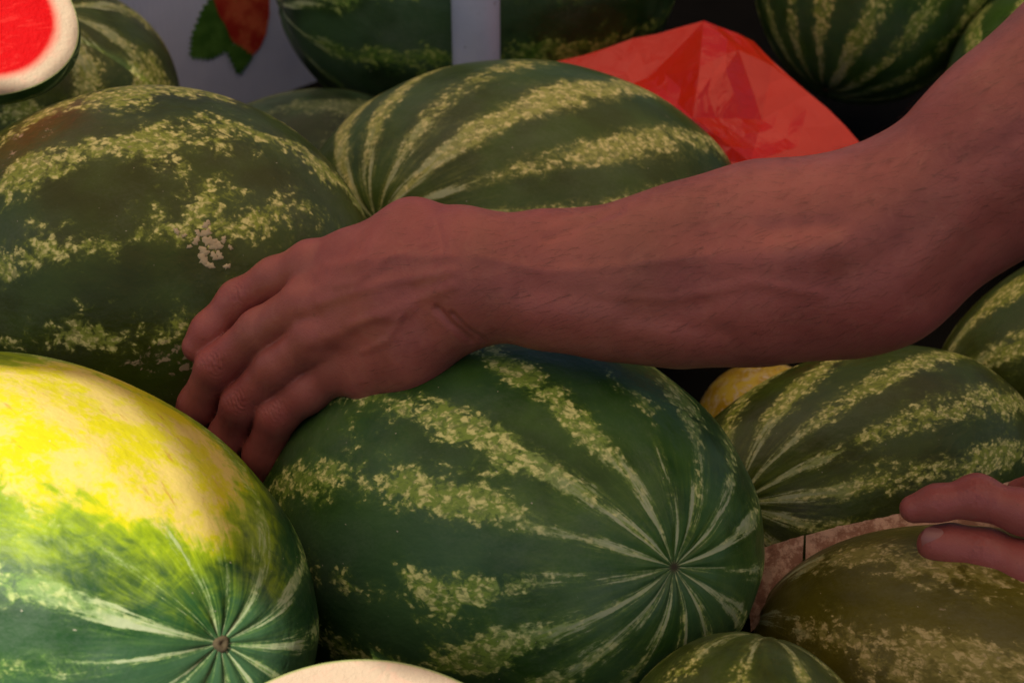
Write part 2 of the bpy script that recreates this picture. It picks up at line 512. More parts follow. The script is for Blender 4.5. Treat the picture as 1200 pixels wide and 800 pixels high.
v, f = [], []
for bx, by, br_ in blobs:
    i0 = len(v); kk = 16
    ph_ = rnd.random() * 6
    for ring, lf in ((1.0, -.0003), (.8, .0005), (.4, .0008)):
        for i in range(kk):
            a = 2 * math.pi * i / kk
            rr = br_ * ring * (1 + .30 * math.sin(2 * a + bx) + .22 * math.sin(5 * a + ph_) + .12 * math.sin(9 * a + ph_ * 2))
            v.append(on_C(bx + rr * math.cos(a), by + rr * math.sin(a), lf))
    v.append(on_C(bx, by, .0008))
    for s_ in range(2):
        for i in range(kk):
            f.append((i0 + s_ * kk + i, i0 + (s_ + 1) * kk + i, i0 + (s_ + 1) * kk + (i + 1) % kk, i0 + s_ * kk + (i + 1) % kk))
    for i in range(kk):
        f.append((i0 + 2 * kk + i, i0 + 3 * kk, i0 + 2 * kk + (i + 1) % kk))
M_CORK, t, b = newmat('corky scar')
tc = t.n('ShaderNodeTexCoord').outputs['Object']
t.put(b.inputs['Base Color'], t.mix(t.noise(tc, 260, 4), (.30, .22, .12, 1), (.60, .52, .32, 1))); b.inputs['Roughness'].default_value = .85
link('corky_scar', mesh('corky_scar', v, f), M_CORK, oC)['kind'] = 'stuff'

# ------------------------------------------------------------------ cut melons
def flesh_mat():
    m, t, b = newmat('watermelon flesh')
    rad = t.n('ShaderNodeAttribute', attribute_name='rad').outputs['Fac']
    tc = t.n('ShaderNodeTexCoord').outputs['Object']
    nz = t.noise(tc, 35, 4)
    r_ = t.m('ADD', rad, t.m('MULTIPLY', t.m('SUBTRACT', nz, .5), .09))
    red = t.mix(t.noise(tc, 120, 4, .7), (.40, .0008, .002, 1), (.50, .002, .004, 1))
    red = t.mix(t.ss(t.noise(t.v('MULTIPLY', tc, (1.0, 1.0, 3.5)), 30, 5, .65, 2.5), .54, .68), red, (.52, .014, .012, 1))
    c_ = t.mix(t.ss(r_, .64, .74), red, (.55, .20, .14, 1))
    c_ = t.mix(t.ss(r_, .70, .82), c_, (.46, .36, .25, 1))
    c_ = t.mix(t.m('MULTIPLY', t.m('MULTIPLY', t.ss(t.noise(tc, 75, 5, .7, 1.0), .5, .66), .35), t.ss(r_, .70, .80)), c_, (.62, .36, .26, 1))
    c_ = t.mix(t.ss(rad, .975, .998), c_, (.26, .30, .11, 1))
    t.put(b.inputs['Base Color'], c_)
    b.inputs['Roughness'].default_value = .6
    b.inputs['Specular IOR Level'].default_value = .05
    b.inputs['Subsurface Weight'].default_value = .0
    b.inputs['Subsurface Radius'].default_value = (1, .35, .25)
    b.inputs['Subsurface Scale'].default_value = .006
    bp = t.n('ShaderNodeBump'); bp.inputs['Strength'].default_value = .6; bp.inputs['Distance'].default_value = .0018
    t.put(bp.inputs['Height'], t.noise(tc, 260, 4, .65))
    t.put(b.inputs['Normal'], bp.outputs[0])
    return m


M_FLESH = flesh_mat()
M_SEED, t, b = newmat('melon seed')
b.inputs['Base Color'].default_value = (.02, .008, .004, 1); b.inputs['Roughness'].default_value = .3


def cut_melon(label, centre, e1, n, s1, s2, s3, mat, rindw, tilt=0.0):
    """half a melon: cut face with outline s1 x s2 in the plane (e1, n x e1), rind bulging s3 behind it"""
    n = Vector(n).normalized(); e1 = Vector(e1); e1 = (e1 - n * e1.dot(n)).normalized()
    e1 = Matrix.Rotation(tilt, 3, n) @ e1
    e2 = n.cross(e1)
    root = bpy.data.objects.new('cut_watermelon', None)
    col.objects.link(root)
    root.location = Vector(centre)
    tag(root, label, 'watermelon', None)
    bpy.context.view_layer.update()
    K = 120
    # rind shell: from the rim down to the back
    v, f, pat = [], [], []
    rows = 30
    for i in range(rows):
        th = .5 * math.pi * i / rows
        for j in range(K):
            a = 2 * math.pi * j / K
            wv = 1 + .006 * math.sin(3 * a + 1) + .004 * math.sin(5 * a)
            x, y, z = math.cos(th) * math.cos(a), math.cos(th) * math.sin(a), -math.sin(th)
            v.append(Vector(centre) + e1 * (x * s1 * wv) + e2 * (y * s2 * wv) + n * (z * s3))
            pat.append((z, y, x))
    v.append(Vector(centre) - n * s3); pat.append((-1, 0, 0))
    for i in range(rows - 1):
        for j in range(K):
            f.append((i * K + j, (i + 1) * K + j, (i + 1) * K + (j + 1) % K, i * K + (j + 1) % K))
    for j in range(K):
        f.append(((rows - 1) * K + j, rows * K, (rows - 1) * K + (j + 1) % K))
    me = mesh('rind', v, f); set_pat(me, pat)
    link('rind', me, mat, root)
    # cut face
    v, f, rad = [], [], []
    rings = 40
    for i in range(1, rings + 1):
        q = i / rings
        for j in range(K):
            a = 2 * math.pi * j / K
            wv = 1 + .006 * math.sin(3 * a + 1) + .004 * math.sin(5 * a)
            lift = .0016 * math.sin(9 * q + 3 * math.sin(a)) * (1 - q) + .003 * (1 - q * q)
            if i == rings: lift = -.0012
            v.append(Vector(centre) + e1 * (q * math.cos(a) * s1 * wv * .998) + e2 * (q * math.sin(a) * s2 * wv * .998) + n * (lift + .0008))
            rad.append(1 - (1 - q) * (min(s1, s2) + .35 * (math.hypot(s1 * math.cos(a), s2 * math.sin(a)) - min(s1, s2))) / rindw)
    v.append(Vector(centre) + n * .0038); rad.append(0)
    for i in range(rings - 1):
        for j in range(K):
            f.append((i * K + j, i * K + (j + 1) % K, (i + 1) * K + (j + 1) % K, (i + 1) * K + j))
    for j in range(K):
        f.append((rings * K, (j + 1) % K, j)[::-1])
    me = mesh('flesh', v, f)
    at_ = me.attributes.new('rad', 'FLOAT', 'POINT'); at_.data.foreach_set('value', [max(0., float(r)) for r in rad])
    fl = link('flesh', me, M_FLESH, root)
    return root, e1, e2, n


m_cut = rind_mat('rind cut', Seed=21.5, Stripes=9, Wobble=.6, Thresh=.74, Jag=.9, Break=1.0, Scar=0.0, **DK)
# half lying on the two left melons (top left) and half standing at the front edge
dj = 0.985
cut_melon('cut watermelon half with red flesh resting on the olive melon', at(-96, -14, dj), (1, 0, 0), (0.10, -0.72, 0.66), 0.116, 0.069, 0.085, m_cut, .040, tilt=R(-24))
cut_melon('cut watermelon half rising in front of the dark melon, pale rind edge showing', at(425, 938, .66), (1, 0, 0), (0.05, -0.55, 0.80), 0.086, 0.066, 0.085, m_cut, .070)

# ------------------------------------------------------------------ small yellow melon in the gap
m_y, t, b = newmat('yellow melon skin')
tc = t.n('ShaderNodeTexCoord').outputs['Object']
yb = t.mix(t.ss(t.noise(tc, 60, 4, .6), .4, .6), (.52, .34, .015, 1), (.70, .55, .06, 1))
yb = t.mix(t.ss(t.noise(tc, 130, 3, .7, 1.5), .50, .62), yb, (.66, .56, .34, 1))
t.put(b.inputs['Base Color'], yb); b.inputs['Roughness'].default_value = .5
yc = at(895, 500, 1.10)
v, f, pat = melon_geom(rotz_to((.3, -.5, .5)), np.diag([.053, .053, .050]), 64, 40, 5, 10, .06)
o = link('yellow_melon', mesh('yellow_melon', v, f), m_y); o.location = yc
tag(o, 'small mottled yellow melon showing in the gap under the forearm', 'melon')

# ------------------------------------------------------------------ pole
m_pole, t, b = newmat('pale painted pipe')
tc = t.n('ShaderNodeTexCoord').outputs['Object']
pc = t.mix(t.ss(t.noise(tc, 14, 4), .4, .7), (.40, .46, .62, 1), (.34, .40, .55, 1))
pc = t.mix(t.ss(t.noise(tc, 160, 2), .70, .74), pc, (.10, .09, .08, 1))
t.put(b.inputs['Base Color'], pc); b.inputs['Roughness'].default_value = .45
pcn = at(558, 60, 1.262)
k = 40
v, f = [], []
zs = [board_z(pcn[1]) - .02, 1.02, 1.1, 1.5, 2.0, 2.19]
for z in zs:
    for i in range(k):
        a = 2 * math.pi * i / k
        v.append((pcn[0] + .0213 * math.cos(a), pcn[1] + .0213 * math.sin(a), z))
for s_ in range(len(zs) - 1):
    for i in range(k):
        f.append((s_ * k + i, s_ * k + (i + 1) % k, (s_ + 1) * k + (i + 1) % k, (s_ + 1) * k + i))
f.append(tuple(range((len(zs) - 1) * k, len(zs) * k)))
tag(link('stall_pole', mesh('stall_pole', v, f), m_pole), 'upright pale grey pipe standing between two watermelons', 'pole')

# ------------------------------------------------------------------ white fruit carton with a printed strawberry
m_white, t, b = newmat('white carton')
tc = t.n('ShaderNodeTexCoord').outputs['Object']
wc = t.mix(t.ss(t.noise(tc, 9, 4), .35, .7), (.54, .62, .84, 1), (.44, .52, .74, 1))
t.put(b.inputs['Base Color'], wc); b.inputs['Roughness'].default_value = .55
bp = t.n('ShaderNodeBump'); bp.inputs['Strength'].default_value = .15; bp.inputs['Distance'].default_value = .003
t.put(bp.inputs['Height'], t.n('ShaderNodeTexWave').outputs[1]); t.put(b.inputs['Normal'], bp.outputs[0])
wv = [n for n in m_white.node_tree.nodes if n.type == 'TEX_WAVE'][0]
t.put(wv.inputs['Vector'], tc); wv.inputs['Scale'].default_value = 60
m_kraft, t, b = newmat('brown carton print')
tc = t.n('ShaderNodeTexCoord').outputs['Object']
t.put(b.inputs['Base Color'], t.mix(t.noise(tc, 60, 4), (.20, .075, .040, 1), (.28, .11, .06, 1)))
b.inputs['Roughness'].default_value = .7
p0, p1 = Vector((-.423, 1.352, 0)), Vector((-.09, 1.615, 0))
e_x = (p1 - p0).normalized(); e_n = Vector((e_x.y, -e_x.x, 0))     # e_n faces the camera side
carton = bpy.data.objects.new('fruit_carton', None); col.objects.link(carton)
carton.location = (p0.x, p0.y, board_z(p0.y))
tag(carton, 'white fruit carton with a strawberry printed on it behind the melons', 'carton')
bpy.context.view_layer.update()


def carton_panel(name, a, bb, mat, thick=.004, z0=None, z1=1.30):
    d = (bb - a); nn = Vector((d.y, -d.x, 0)).normalized()
    z0_ = min(board_z(a.y), board_z(bb.y)) - .01
    v = []
    for s in (0, -thick):
        for (q, z) in ((a, z0_), (bb, z0_), (bb, z1), (a, z1)):
            v.append((q.x + nn.x * s, q.y + nn.y * s, z))
    f = [(0, 1, 2, 3), (7, 6, 5, 4), (0, 4, 5, 1), (1, 5, 6, 2), (2, 6, 7, 3), (3, 7, 4, 0)]
    return link(name, mesh(name, v, f), mat, carton, smooth=False)


back = -e_n * .22
front = carton_panel('front_panel', p0, p1, m_white)
carton_panel('side_panel', p0 + back, p0 + e_x * .0 - e_n * .0045, m_kraft)
carton_panel('side_panel', p1 - e_n * .0045, p1 + back, m_kraft)
carton_panel('rear_panel', p1 + back - e_n * .001, p0 + back - e_n * .001, m_white)


def on_carton(px, py, lift=.0006):
    o = Vector(CAM); dv = Vector(at(px, py, 1.0)) - o
    tt = (p0 - o).dot(e_n) / dv.dot(e_n)
    return o + dv * tt + e_n * lift


m_straw, t, b = newmat('strawberry print')
tc = t.n('ShaderNodeTexCoord').outputs['Object']
stc = t.mix(t.ss(t.noise(tc, 45, 3), .35, .65), (.34, .020, .010, 1), (.55, .11, .045, 1))
vo = t.n('ShaderNodeTexVoronoi'); t.put(vo.inputs['Vector'], tc); vo.inputs['Scale'].default_value = 210
stc = t.mix(t.ss(vo.outputs['Distance'], .22, .12), stc, (.52, .26, .07, 1))
t.put(b.inputs['Base Color'], stc); b.inputs['Roughness'].default_value = .5
m_leafp, t, b = newmat('leaf print')
tc = t.n('ShaderNodeTexCoord').outputs['Object']
t.put(b.inputs['Base Color'], t.mix(t.ss(t.noise(tc, 55, 4), .4, .65), (.035, .12, .012, 1), (.075, .20, .03, 1)))
b.inputs['Roughness'].default_value = .5


def print_patch(name, pts, mat, lift):
    v = [on_carton(x, y, lift) for x, y in pts]
    v2 = [on_carton(x, y, lift - .0005) for x, y in pts]
    n_ = len(pts)
    f = [tuple(range(n_))] + [(i, i + n_, (i + 1) % n_ + n_, (i + 1) % n_) for i in range(n_)]
    return link(name, mesh(name, v + v2, f), mat, front, smooth=False)


def serrate(pts, amp, n):
    out = []
    m_ = len(pts)
    for i in range(m_):
        a, b_ = Vector(pts[i]), Vector(pts[(i + 1) % m_])
        d = b_ - a; pn = Vector((d.y, -d.x)).normalized()
        for k_ in range(n):
            out.append(tuple(a + d * (k_ / n))); out.append(tuple(a + d * ((k_ + .5) / n) + pn * amp))
    return out


print_patch('printed_leaf', serrate([(258, -14), (238, 12), (226, 42), (224, 66), (246, 68), (266, 58), (278, 44), (284, 10)], -4.0, 4), m_leafp, .0010)
print_patch('printed_strawberry', [(252, -40), (250, 0), (256, 18), (264, 30), (270, 46), (282, 60), (294, 66), (304, 56), (311, 40), (315, 16), (314, -40)], m_straw, .0016)
print_patch('printed_leaf', serrate([(262, 50), (270, 68), (279, 86), (288, 74), (294, 66), (278, 54)], -3.2, 3), m_leafp, .0022)

# ------------------------------------------------------------------ red plastic bag
m_bag, t, b = newmat('red plastic')
tc = t.n('ShaderNodeTexCoord').outputs['Object']
t.put(b.inputs['Base Color'], t.mix(t.noise(tc, 20, 3), (.56, .012, .003, 1), (.66, .024, .005, 1)))
b.inputs['Roughness'].default_value = .16
b.inputs['Specular IOR Level'].default_value = .5
b.inputs['Transmission Weight'].default_value = 0.0
bp = t.n('ShaderNodeBump'); bp.inputs['Strength'].default_value = .35; bp.inputs['Distance'].default_value = .004
t.put(bp.inputs['Height'], t.noise(tc, 60, 4, .55, 1.0)); t.put(b.inputs['Normal'], bp.outputs[0])
BP = dict(a=(652, 72, 1.262), b=(742, 46, 1.25), c=(825, 26, 1.235), d=(882, 50, 1.235), e=(950, 108, 1.20), f=(1010, 168, 1.175),
          g=(1000, 235, 1.16), h=(880, 250, 1.14), i=(760, 190, 1.17), j=(700, 120, 1.225), k=(812, 138, 1.160), l=(820, 80, 1.190),
          m=(893, 140, 1.200), n=(760, 90, 1.228), o=(866, 58, 1.212), p=(905, 78, 1.216), q=(880, 190, 1.158), r=(935, 172, 1.172))
names = list(BP)
bv = [at(*BP[n_]) for n_ in names]
tri = ['abj', 'bnj', 'bcn', 'cln', 'lkn', 'nkj', 'kij', 'col', 'olk', 'omk', 'opm', 'dpo', 'cdo', 'dep', 'pem', 'erm', 'mrq', 'mqk', 'kqi', 'qhi', 'rfg', 'erf'[0:3], 'rgq', 'qgh']
bf = [tuple(names.index(ch) for ch in t_) for t_ in tri]
nb = len(bv)
rim = 'abcdefghij'
hind = [at(BP[ch][0] * .97 + 25, BP[ch][1] * .9 + 26, BP[ch][2] + .085) for ch in rim]
bv += hind
for i_ in range(len(rim)):
    a_, b_ = names.index(rim[i_]), names.index(rim[(i_ + 1) % len(rim)])
    bf.append((b_, a_, nb + i_, nb + (i_ + 1) % len(rim)))
bf.append(tuple(nb + i_ for i_ in range(len(rim))))
bm = bmesh.new()
vs = [bm.verts.new(p) for p in bv]
for f_ in bf:
    bm.faces.new([vs[i_] for i_ in f_])
bmesh.ops.triangulate(bm, faces=[f_ for f_ in bm.faces if len(f_.verts) > 4])
bmesh.ops.recalc_face_normals(bm, faces=bm.faces)
from mathutils import noise as mnoise
bmesh.ops.subdivide_edges(bm, edges=bm.edges[:], cuts=2, use_grid_fill=True)
bmesh.ops.triangulate(bm, faces=bm.faces[:])
bm.normal_update()
rnd = random.Random(12)
for v_ in bm.verts:
    v_.co += v_.normal * (.0030 * mnoise.noise(v_.co * 26) + rnd.uniform(-.0011, .0011))
me = bpy.data.meshes.new('plastic_bag'); bm.to_mesh(me); bm.free()
o = link('plastic_bag', me, m_bag, smooth=False)
tag(o, 'crumpled red plastic bag lying behind the bold striped melon', 'bag')

# ------------------------------------------------------------------ torn cardboard between the melons on the right
m_card, t, b = newmat('worn cardboard')
tc = t.n('ShaderNodeTexCoord').outputs['Object']
cc = t.mix(t.ss(t.noise(tc, 110, 5, .75), .42, .58), (.28, .14, .085, 1), (.54, .35, .24, 1))
cc = t.mix(t.ss(t.noise(tc, 26, 3), .58, .66), cc, (.26, .11, .06, 1))
t.put(b.inputs['Base Color'], cc); b.inputs['Roughness'].default_value = .85
bp = t.n('ShaderNodeBump'); bp.inputs['Strength'].default_value = .6; bp.inputs['Distance'].default_value = .002
t.put(bp.inputs['Height'], t.noise(tc, 150, 4)); t.put(b.inputs['Normal'], bp.outputs[0])
card = bpy.data.objects.new('cardboard_sheet', None); col.objects.link(card)
card.location = at(1000, 640, .84)
tag(card, 'torn strip of tan cardboard squeezed between the elbow melon and the brownish melon', 'cardboard')
bpy.context.view_layer.update()


def card_piece(top, bot, depth_t, depth_b, n_=24, seed=3):
    rnd = random.Random(seed)
    P = []
    for side in (0, 1):
        for r_ in range(7):
            q = r_ / 6
            for i in range(n_ + 1):
                s = i / n_
                tx, ty = np.interp(s, np.linspace(0, 1, len(top)), [p[0] for p in top]), np.interp(s, np.linspace(0, 1, len(top)), [p[1] for p in top])
                bx, by = np.interp(s, np.linspace(0, 1, len(bot)), [p[0] for p in bot]), np.interp(s, np.linspace(0, 1, len(bot)), [p[1] for p in bot])
                jt = rnd.uniform(-1.2, 1.2) if r_ == 0 and side == 0 else 0
                dd = (depth_t[0] * (1 - s) + depth_t[1] * s) * (1 - q) + (depth_b[0] * (1 - s) + depth_b[1] * s) * q
                P.append(at(tx + (bx - tx) * q, ty + (by - ty) * q + jt, dd + .0025 * math.sin(3 * q + 5 * s) + side * .0035))
    N = 7 * (n_ + 1)
    f = []
    for side in (0, 1):
        for r_ in range(6):
            for i in range(n_):
                a = side * N + r_ * (n_ + 1) + i
                q = (a, a + n_ + 1, a + n_ + 2, a + 1)
                f.append(q if side == 0 else q[::-1])
    for i in range(n_):
        f.append((i, i + 1, N + i + 1, N + i)); a = 6 * (n_ + 1) + i; f.append((a + 1, a, N + a, N + a + 1))
    for r_ in range(6):
        a = r_ * (n_ + 1); f.append((a + n_ + 1, a, N + a, N + a + n_ + 1))
        a = r_ * (n_ + 1) + n_; f.append((a, a + n_ + 1, N + a + n_ + 1, N + a))
    return link('torn_flap', mesh('torn_flap', P, f), m_card, card, smooth=False)


card_piece([(872, 650), (905, 638), (942, 627)], [(880, 740), (905, 720), (938, 700)], (.862, .858), (.845, .842), 14, 2)
card_piece([(944.5, 627), (985, 616), (1030, 607), (1070, 599), (1130, 580), (1190, 562), (1230, 550)],
           [(943, 700), (1000, 680), (1040, 672), (1080, 668), (1140, 660), (1200, 650), (1240, 640)], (.858, .850), (.842, .835), 40, 5)

# ------------------------------------------------------------------ person: two bare arms reaching in, one continuous skin mesh
def smin(a, b, k):
    h = np.clip(.5 + .5 * (b - a) / k, 0, 1)
    return b + (a - b) * h - k * h * (1 - h)


def rcone(P, a, b, ra, rb):
    ab = b - a; L2 = float(ab @ ab) + 1e-12
    tt = np.clip(((P - a) @ ab) / L2, 0, 1)
    d = P - a - tt[:, None] * ab
    return np.sqrt((d * d).sum(1)) - (ra + (rb - ra) * tt)


class Limb:
    """a group of tapered capsules blended together; stations are (px, py, depth, radius mm)"""
    def __init__(s, k):
        s.k = k; s.prims = []; s.sub = []

    def chain(s, st, off=(0, 0, 0)):
        off = np.array(off) * .001
        pts = [(tocam(x, y, d) + off, r * .001) for x, y, d, r in st]
        for (a, ra), (b, rb) in zip(pts[:-1], pts[1:]):
            s.prims.append((a, b, ra, rb))
        return s

    def ball(s, x, y, d, r):
        p = tocam(x, y, d); s.prims.append((p, p + 1e-5, r * .001, r * .001)); return s

    def dist(s, P, far=None):
        d = None
        for a, b, ra, rb in s.prims:
            q = rcone(P, a, b, ra, rb)
            d = q if d is None else smin(d, q, s.k)
        return d

    def bbox(s):
        lo = np.min([np.minimum(a - ra, b - rb) for a, b, ra, rb in s.prims], 0)
        hi = np.max([np.maximum(a + ra, b + rb) for a, b, ra, rb in s.prims], 0)
        return lo, hi


def surface_net(field, lo, hi, h, block=14):
    dim = np.ceil((hi - lo) / h).astype(int) + 2
    dim = ((dim + block - 1) // block) * block + 1
    G = np.full(dim, 1.0, np.float32)
    nb_ = (dim - 1) // block
    half = block * h / 2
    ctr = np.stack(np.meshgrid(*[np.arange(n) for n in nb_], indexing='ij'), -1).reshape(-1, 3)
    cpos = lo + (ctr * block + block / 2) * h
    dc = field(cpos)
    rad_ = half * 1.7321 * 1.25 + .004
    loc = np.stack(np.meshgrid(*[np.arange(block + 1)] * 3, indexing='ij'), -1).reshape(-1, 3)
    G[:] = 1.0
    # inside blocks far from the surface are negative
    for bidx, dv in zip(ctr, dc):
        i, j, k_ = bidx * block
        if dv < -rad_:
            G[i:i + block + 1, j:j + block + 1, k_:k_ + block + 1] = -1
    act = [(b_, d_) for b_, d_ in zip(ctr, dc) if abs(d_) <= rad_]
    for s_ in range(0, len(act), 24):
        ch = act[s_:s_ + 24]
        P = np.concatenate([lo + (loc + b_ * block) * h for b_, _ in ch])
        val = field(P).astype(np.float32).reshape(len(ch), block + 1, block + 1, block + 1)
        for (b_, _), vv in zip(ch, val):
            i, j, k_ = b_ * block
            G[i:i + block + 1, j:j + block + 1, k_:k_ + block + 1] = vv
    neg = G < 0
    cnt = np.zeros(dim - 1, np.int8)
    for dx in (0, 1):
        for dy in (0, 1):
            for dz in (0, 1):
                cnt += neg[dx:dim[0] - 1 + dx, dy:dim[1] - 1 + dy, dz:dim[2] - 1 + dz]
    cells = np.argwhere((cnt > 0) & (cnt < 8))
    vid = np.full(dim - 1, -1, np.int32)
    vid[cells[:, 0], cells[:, 1], cells[:, 2]] = np.arange(len(cells))
    corners = [np.array((i, j, k_)) for i in (0, 1) for j in (0, 1) for k_ in (0, 1)]
    cv = [G[cells[:, 0] + c_[0], cells[:, 1] + c_[1], cells[:, 2] + c_[2]] for c_ in corners]
    acc = np.zeros((len(cells), 3)); num = np.zeros(len(cells))
    for i in range(8):
        for j in range(i):
            if np.abs(corners[i] - corners[j]).sum() == 1:
                m_ = (cv[i] < 0) != (cv[j] < 0)
                t_ = np.where(m_, cv[i] / np.where(m_, cv[i] - cv[j], 1), 0)
                acc += np.where(m_[:, None], corners[i] + t_[:, None] * (corners[j] - corners[i]), 0); num += m_
    V = lo + (cells + acc / num[:, None]) * h
    F = []
    for ax in range(3):
        sl0 = [slice(None)] * 3; sl1 = [slice(None)] * 3
        sl0[ax] = slice(0, -1); sl1[ax] = slice(1, None)
        e0, e1_ = neg[tuple(sl0)], neg[tuple(sl1)]
        ed = np.argwhere(e0 != e1_)
        a1, a2 = (ax + 1) % 3, (ax + 2) % 3
        ed = ed[(ed[:, a1] > 0) & (ed[:, a2] > 0) & (ed[:, a1] < dim[a1] - 1) & (ed[:, a2] < dim[a2] - 1)]
        s_in = neg[ed[:, 0], ed[:, 1], ed[:, 2]]
        q = []
        for d1, d2 in ((1, 1), (0, 1), (0, 0), (1, 0)):
            c_ = ed.copy(); c_[:, a1] -= d1; c_[:, a2] -= d2
            q.append(vid[c_[:, 0], c_[:, 1], c_[:, 2]])
        q = np.stack(q, 1)
        q = np.where(s_in[:, None], q, q[:, ::-1])
        F.append(q)
    F = np.concatenate(F)
    F = F[(F >= 0).all(1)]
    return V, F


# ---- left arm (the big one): stations measured in the photograph
fore = Limb(.022)
fore.chain([(556, 292, .776, 16), (640, 297, .768, 18), (720, 300, .762, 21), (800, 285, .757, 27.5), (890, 272, .752, 32.5), (985, 274, .748, 35.5), (1050, 254, .738, 36)])
fore.chain([(556, 350, .776, 17), (640, 357, .768, 19.5), (720, 362, .762, 23), (800, 360, .757, 27.5), (890, 347, .752, 32), (985, 328, .748, 35), (1024, 312, .742, 34)])
fore.chain([(600, 324, .775, 21), (760, 324, .765, 28), (900, 305, .757, 37), (1000, 298, .748, 40)])
elb = Limb(.018)
elb.chain([(1000, 298, .748, 40), (1058, 275, .738, 39.5), (1135, 216, .727, 42.5), (1200, 164, .716, 47.5), (1300, 86, .702, 50), (1480, -50, .68, 53)])
elb.ball(1042, 352, .742, 13).ball(1058, 330, .740, 18).ball(1050, 358, .722, 12)
palm = Limb(.016)
palm.chain([(555, 322, .778, 26), (505, 318, .786, 20)])
MC = dict(i=(364, 306, .822, 11.5), m=(358, 353, .812, 12), r=(370, 396, .810, 11.5), p=(398, 433, .817, 11))
palm.chain([(545, 290, .780, 17), (470, 287, .792, 13.5), MC['i']])
palm.chain([(480, 276, .800, 12), (420, 296, .815, 12)])
palm.chain([(545, 305, .778, 17), (455, 322, .786, 13.5), MC['m']])
palm.chain([(545, 335, .778, 17), (460, 362, .786, 13.5), MC['r']])
palm.chain([(548, 362, .780, 18), (475, 405, .792, 14.5), MC['p']])
palm.chain([(535, 385, .787, 12), (480, 425, .800, 13.5), (430, 446, .812, 12)])       # heel of the hand
palm.chain([(500, 330, .803, 18), (430, 350, .815, 17)])                                # flesh of the palm
fing = {
 'i': [(364, 308, .822, 12.4), (322, 327, .834, 12.2), (279, 351, .844, 11.2), (246, 387, .847, 10.6), (232, 406, .849, 9.6)],
 'm': [(358, 354, .812, 12.8), (305, 388, .828, 12.8), (254, 430, .842, 11.9), (232, 474, .860, 11.4), (218, 508, .876, 10.4)],
 'r': [(370, 396, .810, 12.4), (325, 429, .826, 12.3), (283, 473, .842, 11.5), (266, 512, .858, 11.2), (256, 545, .874, 10.2)],
 'p': [(398, 433, .817, 12.2), (360, 459, .828, 11.9), (325, 487, .836, 11.3), (308, 533, .852, 11.3), (301, 570, .866, 10.4)],
}
fingers = []
for key, st in fing.items():
    L = Limb(.006); L.chain(st)
    
    fingers.append(L)
thumb = Limb(.014)
thumb.chain([(527, 274, .785, 14), (486, 268, .797, 13), (455, 290, .828, 12.5), (425, 325, .853, 10), (405, 350, .868, 8.5)])


def left_field(P):
    d = smin(fore.dist(P), elb.dist(P), .019)
    hnd = smin(palm.dist(P), thumb.dist(P), .014)
    fg = None
    for L in fingers:
        q = L.dist(P); fg = q if fg is None else smin(fg, q, .0010)
    hnd = smin(hnd, fg, .0065)
    return smin(d, hnd, .016)


# ---- right hand: forefinger and thumb on the brownish melon
rh_i = Limb(.006).chain([(1071, 596, .775, 7.9), (1098, 589, .770, 9.3), (1144, 583, .766, 10.6), (1200, 600, .756, 11.6), (1262, 612, .745, 13)])
rh_i.ball(1146, 580, .765, 10.6)
rh_m = Limb(.006).chain([(1196, 577, .800, 8.2), (1225, 570, .788, 9.2), (1275, 585, .765, 11)])
rh_t = Limb(.007).chain([(1097, 638, .777, 10.4), (1116, 640, .776, 11.4), (1156, 647, .770, 12.0), (1205, 665, .758, 13.0), (1270, 690, .745, 15)])
rh_p = Limb(.02).chain([(1262, 612, .745, 13), (1330, 640, .735, 17), (1420, 690, .72, 25), (1560, 760, .70, 32), (1700, 830, .68, 38)])
rh_p.chain([(1270, 690, .745, 15), (1340, 690, .735, 18), (1420, 700, .72, 25)]).chain([(1285, 650, .745, 14), (1400, 690, .725, 22)])


def right_field(P):
    f_ = smin(smin(rh_i.dist(P), rh_m.dist(P), .002), rh_t.dist(P), .002)
    return smin(f_, rh_p.dist(P), .012)


def bounds(ls):
    b_ = [l.bbox() for l in ls]
    return np.min([q[0] for q in b_], 0) - .012, np.max([q[1] for q in b_], 0) + .012


lo, hi = bounds([fore, elb, palm, thumb] + fingers)
V1, F1 = surface_net(left_field, lo, hi, .00115)
lo, hi = bounds([rh_i, rh_m, rh_t, rh_p])
V2, F2 = surface_net(right_field, lo, hi, .0013)
VC = np.vstack([V1, V2]); FC = np.vstack([F1, F2 + len(V1)])
# light smoothing of the voxel surface
E_ = np.vstack([FC[:, [0, 1]], FC[:, [1, 2]], FC[:, [2, 3]], FC[:, [3, 0]]])
deg = np.bincount(E_.ravel(), minlength=len(VC)).astype(float)


def relax(X, f_, n_):
    for _ in range(n_):
        S_ = np.zeros_like(X)
        for a_, b_ in ((0, 1), (1, 0)):
            for c_ in range(X.shape[1]):
                S_[:, c_] += np.bincount(E_[:, a_], weights=X[E_[:, b_], c_], minlength=len(X))
        X = X + f_ * (S_ / deg[:, None] - X)
    return X


VC = relax(VC, .5, 2)
e1_ = VC[FC[:, 2]] - VC[FC[:, 0]]; e2_ = VC[FC[:, 3]] - VC[FC[:, 1]]
fn = np.cross(e1_, e2_)
NR = np.zeros_like(VC)
for c_ in range(4):
    for k_ in range(3):
        NR[:, k_] += np.bincount(FC[:, c_], weights=fn[:, k_], minlength=len(VC))
NR /= np.linalg.norm(NR, axis=1, keepdims=True) + 1e-12
PX = np.stack([600 + FPX * VC[:, 0] / VC[:, 2], 400 - FPX * VC[:, 1] / VC[:, 2]], 1)
facing = np.clip(-NR[:, 2] * 1.6, 0, 1)


def polydist(pts):
    best = np.full(len(PX), 1e9)
    for a, b in zip(pts[:-1], pts[1:]):
        a = np.array(a, float); b = np.array(b, float); ab = b - a
        tt = np.clip((PX - a) @ ab / (ab @ ab), 0, 1)
        best = np.minimum(best, np.hypot(*(PX - a - tt[:, None] * ab).T))
    return best


disp = np.zeros(len(VC))
